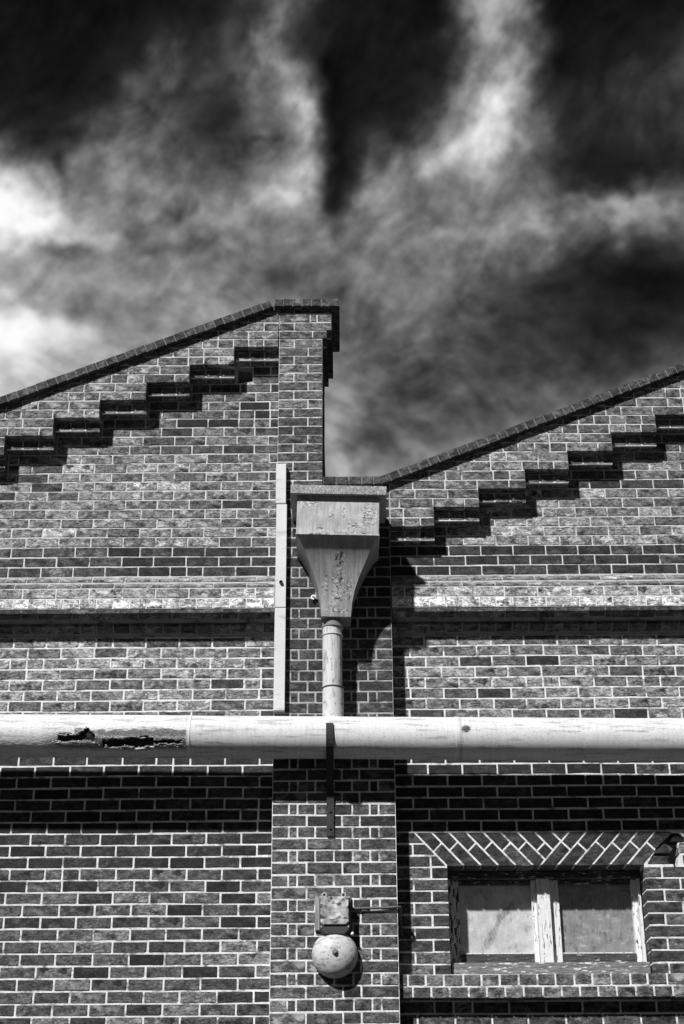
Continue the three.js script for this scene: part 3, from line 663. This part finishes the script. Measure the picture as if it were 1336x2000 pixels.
// ================================================================== RAINWATER HOPPER AND DOWNPIPE
{
  const hop = thing('rain_hopper', 'flared sheet metal rainwater hopper head in the roof valley', 'hopper', [-0.045, 5.31, PROUD]);
  hop.rotation.z = -0.028;
  const clump = (x, y, list) => { let m = 0; for (const [cx, cy, rx, ry] of list) m = Math.max(m, 1 - Math.hypot((x - cx) / rx, (y - cy) / ry)); return m; };
  const sheet = (seed, base, marks) => makeTex(512, 512, (x, y) => {   // painted sheet metal: chalky coat, run stains, scabs of rust and bared zinc
    let s = base + 0.12 * fbm(x * 2.5, y * 2.5, seed, 4) + 0.05 * fbm(x * 60, y * 60, seed + 1, 3) + 0.13 * fbm(x * 22, y * 1.6, seed + 6, 4);
    const m = clump(x, y, marks), n = fbm(x * 16, y * 16, seed + 2, 5, 0.65), q = fbm(x * 24, y * 20, seed + 3, 4, 0.65);
    s -= 0.5 * sstep(0.4, 0.75, n + m * 0.8) * sstep(-0.25, 0.25, q + 0.05); s += 0.26 * sstep(0.35, 0.65, q + m * 0.7) * sstep(0.15, -0.25, n - 0.1);
    return clamp(s, 0.07, 1);
  });
  const zinc = std(0.6, { map: sheet(3, 0.8, [[0.15, 0.85, 0.2, 0.25], [0.88, 0.5, 0.16, 0.45], [0.7, 0.25, 0.14, 0.15], [0.3, 0.13, 0.1, 0.1], [0.57, 0.55, 0.05, 0.25], [0.42, 0.5, 0.05, 0.16], [0.6, 0.02, 0.5, 0.08]]), roughness: 0.6 }), lead = std(0.46, { map: sheet(13, 0.74, [[0.53, 0.7, 0.1, 0.22], [0.52, 0.45, 0.12, 0.25], [0.5, 0.25, 0.09, 0.25], [0.36, 0.4, 0.05, 0.2], [0.65, 0.35, 0.06, 0.25], [0.5, 0.08, 0.2, 0.08]]), roughness: 0.6 }), cap = std(0.6, { map: makeTex(512, 512, (x, y) => 0.72 + 0.28 * fbm(x * 60, y * 60, 3, 2) + 0.1 * fbm(x * 5, y * 5, 6, 3)), bumpMap: limeBump, bumpScale: 0.002, roughness: 0.85 });
  const uvBox = (g) => { const a = g.attributes.uv.array; for (let i = 0; i < a.length; i += 2) { a[i] = (a[i] + 0.276) / 0.552; a[i + 1] = (a[i + 1] - 0.517) / 0.277; } return g; };
  mesh('rim', solidBox(-0.322, 0.322, 0.795, 0.859, 0.001, 0.45, 0.004, rnd(), rnd()), cap, hop);
  mesh('hopper_box', uvBox(solidBox(-0.276, 0.276, 0.517, 0.794, 0.001, 0.41, 0.003)), zinc, hop);
  mesh('lip', solidBox(-0.279, 0.279, 0.511, 0.519, 0.0005, 0.4135, 0.002), zinc, hop);
  // flared throat: square section that sweeps in towards the outlet
  const wk = [[0, 0.274], [0.06, 0.246], [0.186, 0.211], [0.33, 0.178], [0.45, 0.152], [0.636, 0.121], [0.82, 0.104], [1, 0.0985]];
  const half = (t) => { let i = 0; while (i < wk.length - 2 && wk[i + 1][0] < t) i++; const [a, A] = wk[i], [b, B] = wk[i + 1]; return mix(A, B, (t - a) / (b - a)); };
  const rows = 40, H = 0.512, bot = 0, sec = (i) => { const t = i / rows, y = H - (H - bot) * t, w = half(t), f = 0.222 + 0.186 * Math.exp(-(H - y) / 0.17), b = 0.002 + 0.05 * t; return [[-w, y, b], [-w, y, f], [w, y, f], [w, y, b]]; };
  const pos = [], uv = [];
  for (let i = 0; i < rows; i++) {
    const A = sec(i), B = sec(i + 1);
    for (let k = 0; k < 4; k++) { const q = (k + 1) % 4; for (const P of [A[k], B[k], B[q], A[k], B[q], A[q]]) { pos.push(...P); uv.push((k === 1 ? P[0] : P[2] + k) / 0.55 + 0.5, P[1] / 0.53); } }
  }
  const e = sec(rows); for (const k of [0, 3, 2, 0, 2, 1]) { pos.push(...e[k]); uv.push(0, 0); }
  mesh('throat', geo(pos, uv), lead, hop);
  mesh('outlet_socket', new THREE.CylinderGeometry(0.073, 0.073, 0.06, 40).translate(-0.018, -0.02, 0.14), std(0.2, { roughness: 0.8 }), hop);

  const dp = thing('downpipe', 'short round rusty white downpipe from the hopper into the big pipe', 'downpipe', [-0.0655, 4.605, 0.29]);
  const tube = (seed) => std(0.72, { map: makeTex(512, 512, (x, y) => {
    let s = 0.9 + 0.05 * fbm(x * 60, y * 8, seed, 3) - 0.22 * sstep(0.0, 0.6, fbm(x * 9, y * 1.6, seed + 1, 5, 0.6)) - 0.3 * sstep(0.3, 0.55, fbm(x * 7, y * 4, seed + 3, 5, 0.6));
    if (seed === 3) s -= 0.6 * sstep(0.86, 0.97, y + 0.1 * fbm(x * 9, y * 9, 4, 4));
    return clamp(s, 0.12, 1);
  }), roughness: 0.6 });
  const cyl = (n, r, y0, y1, m, lean = 0) => { const g = new THREE.CylinderGeometry(r, r, y1 - y0, 48, 1, true).translate(lean, (y0 + y1) / 2, 0); return mesh(n, g, m, dp); };
  cyl('pipe_length', 0.0645, 0.235, 0.72, tube(3), -0.004); cyl('pipe_socket', 0.0685, -0.02, 0.235, tube(31));
  const lip = new THREE.TorusGeometry(0.0675, 0.006, 10, 48).rotateX(Math.PI / 2); mesh('socket_lip', lip, std(0.07, { roughness: 0.8 }), dp, [0, 0.236, 0]);
  mesh('pipe_clip', new THREE.TorusGeometry(0.066, 0.005, 8, 48).rotateX(Math.PI / 2), std(0.5, { roughness: 0.7 }), dp, [-0.003, 0.6, 0]);
}

// ================================================================== FLAT CABLE DUCT, CLEAT
{
  const d = thing('cable_duct', 'pale flat vertical cable duct fixed along the pilaster edge', 'duct', [-0.4205, 4.72, PROUD]);
  const tex = (seed) => makeTex(256, 1024, (x, y) => clamp(0.97 + 0.05 * fbm(x * 3, y * 8, seed, 4) + 0.04 * fbm(x * 60, y * 200, seed + 1, 2) - 0.1 * sstep(0.3, 0.6, fbm(x * 4, y * 14, seed + 2, 4)), 0, 1));
  const m = [5, 9, 13].map((s) => std(0.66, { map: tex(s), roughness: 0.5 }));
  mesh('duct_cover', solidBox(-0.037, 0.037, 0, 0.727, 0.001, 0.05, 0.006, 0.5, 0), m[0], d);
  mesh('duct_cover', solidBox(-0.0365, 0.0365, 0.7285, 1.508, 0.001, 0.0485, 0.006, 0.5, 0.2), m[1], d);
  mesh('duct_cover', solidBox(-0.036, 0.036, 1.5095, 1.827, 0.001, 0.051, 0.006, 0.5, 0.4), m[2], d).rotation.z = 0.004;
  const st = mesh('stub', new THREE.CylinderGeometry(0.0125, 0.0125, 0.016, 24, 1, true).rotateX(Math.PI / 2), std(0.25, { roughness: 0.5, side: THREE.DoubleSide }), d, [0.003, 0.912, 0.056]);
  mesh('stub_dark_bore', new THREE.CylinderGeometry(0.0122, 0.0122, 0.004, 20).rotateX(Math.PI / 2), std(0.02), d, [0.003, 0.912, 0.053]);  // near-black disc paints the dark inside of the open stub
  const cl = thing('cable_cleat', 'tiny white cable cleat on the bricks left of the hopper throat', 'cleat', [-0.197, 5.534, PROUD]);
  mesh('cup', new THREE.TorusGeometry(0.013, 0.006, 10, 24, 5).translate(0, 0, 0.022), std(0.85), cl);
  mesh('pin', new THREE.CylinderGeometry(0.004, 0.004, 0.03, 10).rotateX(Math.PI / 2).translate(0.004, 0.002, 0.014), std(0.3), cl);
}

// ================================================================== ALARM BELL
{
  const bell = thing('alarm_bell', 'old round alarm bell with a square box above it on the pilaster', 'bell', [-0.059, 3.172, PROUD]);
  const iron = std(0.03, { roughness: 0.6 }), pale = std(0.5, { map: makeTex(256, 512, (x, y) => 0.75 + 0.2 * fbm(x * 30, y * 5, 3, 3)), roughness: 0.85 });
  const gongMap = makeTex(1024, 512, (u, v) => {
    const a = u * Math.PI * 2, r = 1 - v, x = Math.cos(a) * r, y = Math.sin(a) * r;
    let s = 0.9 + 0.05 * fbm(x * 4, y * 4, 3, 4) + 0.03 * fbm(x * 40, y * 40, 5, 2);
    s -= 0.3 * sstep(0.15, 0.5, fbm(x * 2.2, y * 2.2, 12, 6, 0.62)) * (0.7 + 0.4 * fbm(x * 20, y * 20, 13, 3)); s -= 0.16 * sstep(0.0, 0.5, fbm(x * 7, y * 2.5, 19, 4));
    s -= 0.5 * sstep(0.52, 0.62, fbm(x * 9, y * 9, 17, 3)); s -= 0.6 * sstep(0.97, 1, r) * 0.4;
    return clamp(s, 0.12, 1);
  });
  const gm = new THREE.MeshPhysicalMaterial({ color: gray(0.68), map: gongMap, roughness: 0.5 });
  const prof = []; for (let k = 0; k <= 28; k++) { const t = (k / 28) * Math.PI / 2; prof.push(new THREE.Vector2(Math.max(0.0005, 0.139 * Math.sin(t)), 0.094 * Math.cos(t))); }
  prof.push(new THREE.Vector2(0.141, -0.004), new THREE.Vector2(0.139, -0.012), new THREE.Vector2(0.132, -0.006));
  const gg = new THREE.LatheGeometry(prof.reverse(), 96).rotateX(Math.PI / 2); mesh('gong', gg, gm, bell, [0, 0, 0.034]);
  mesh('gong_nut', new THREE.CylinderGeometry(0.017, 0.019, 0.014, 6).rotateX(Math.PI / 2), std(0.16, { roughness: 0.5, metalness: 0.4 }), bell, [0.001, 0, 0.132]);
  mesh('gong_stud', new THREE.CylinderGeometry(0.0085, 0.0095, 0.014, 16).rotateX(Math.PI / 2), std(0.3, { roughness: 0.4, metalness: 0.4 }), bell, [0.001, 0, 0.139]);
  mesh('gong_post', new THREE.CylinderGeometry(0.02, 0.03, 0.11, 20).rotateX(Math.PI / 2), iron, bell, [0, 0, 0.055]);
  mesh('backboard', solidBox(-0.122, 0.1, 0.146, 0.354, 0.001, 0.022, 0.004), pale, bell);
  const oct = (w, h, c, y) => [[-w + c, y - h], [w - c, y - h], [w, y - h + c], [w, y + h - c * 0.3], [w - c * 0.3, y + h], [-w + c * 0.3, y + h], [-w, y + h - c * 0.3], [-w, y - h + c]];
  mesh('box', prism(oct(0.094, 0.114, 0.03, 0.222), 0.0, 0.075, 0.006), iron, bell, [0.0, 0, 0.0225]);
  const plate = std(0.8, { map: makeTex(512, 512, (x, y) => clamp(0.74 + 0.4 * fbm(x * 3.2, y * 3.2, 14, 4) + 0.05 * fbm(x * 60, y * 60, 5, 2) - 0.45 * sstep(0.1, 0.5, fbm(x * 3.4, y * 3.8, 31, 4)), 0.1, 1)), roughness: 0.5 });
  const pg = prism(oct(0.087, 0.085, 0.017, 0.25), 0, 0.012, 0.005, 0.4, 0.3);{ const a = pg.attributes.uv.array; for (let i = 0; i < a.length; i++) a[i] *= 4; }
  mesh('cover_plate', pg, plate, bell, [0.0, 0, 0.0985]);
  for (const x of [-0.064, 0.055]) { mesh('ear', new THREE.TorusGeometry(0.0125, 0.0065, 8, 24), std(0.35, { roughness: 0.8 }), bell, [x, 0.36, 0.024]); mesh('ear_hole', new THREE.CylinderGeometry(0.0085, 0.0085, 0.006, 16).rotateX(Math.PI / 2), std(0.012), bell, [x, 0.36, 0.023]); }
  for (const [x, y] of [[-0.083, 0.155], [0.083, 0.155], [-0.086, 0.335], [0.086, 0.33]]) mesh('screw', new THREE.CylinderGeometry(0.005, 0.006, 0.008, 12).rotateX(Math.PI / 2), std(0.45, { roughness: 0.4, metalness: 0.3 }), bell, [x, y, 0.1]);
  mesh('striker', new THREE.SphereGeometry(0.011, 20, 14), std(0.85, { roughness: 0.4 }), bell, [0.107, 0.118, 0.07]);
  mesh('striker_arm', new THREE.CylinderGeometry(0.004, 0.004, 0.08, 8).translate(0.107, 0.155, 0.066), iron, bell);

  const con = thing('conduit', 'thin dark cable conduit from the bell box to the pilaster corner', 'conduit', [0.036, 3.451, PROUD + 0.014]);
  const path = new THREE.CatmullRomCurve3([[0, 0, 0], [0.1, 0.002, 0.003], [0.22, 0.004, 0.002], [0.295, 0.009, 0.0], [0.312, 0.009, -0.012], [0.314, 0.0, -0.06], [0.316, -0.03, -0.135], [0.32, -0.09, -0.153], [0.324, -0.14, -0.155]].map((p) => new THREE.Vector3(...p)));
  mesh('tube', new THREE.TubeGeometry(path, 70, 0.0085, 14), std(0.09, { roughness: 0.55 }), con);
  mesh('saddle', new THREE.TorusGeometry(0.011, 0.003, 8, 20).rotateY(Math.PI / 2), std(0.12, { roughness: 0.6 }), con, [0.06, 0.001, 0.001]);
}

// ================================================================== ROOF SLOPES BEHIND THE GABLES
{
  const slate = std(0.1, { roughness: 0.8 });
  const quad = (pts, th) => { const s = new THREE.Shape(pts.map((p) => new THREE.Vector2(...p))); return new THREE.ExtrudeGeometry(s, { depth: th, bevelEnabled: false }).translate(0, 0, -th - 0.46); };
  structure('roof', mergeGeometries([quad([[-EDGE, rakeL(-EDGE) - 0.35], [-0.5, 7.48], [-0.14, 7.48], [-0.14, 7.38], [-0.5, 7.38], [-EDGE, rakeL(-EDGE) - 0.45]], 12), quad([[-0.13, 6.1], [0.3, 6.1], [EDGE, rakeR(EDGE) - 0.3], [EDGE, rakeR(EDGE) - 0.4], [0.3, 6.0], [-0.13, 6.0]], 12), quad([[-0.2, 6.1], [-0.14, 6.1], [-0.14, 7.45], [-0.2, 7.45]], 12)]), slate);
}
flushStuff();

renderer.render(scene, camera);
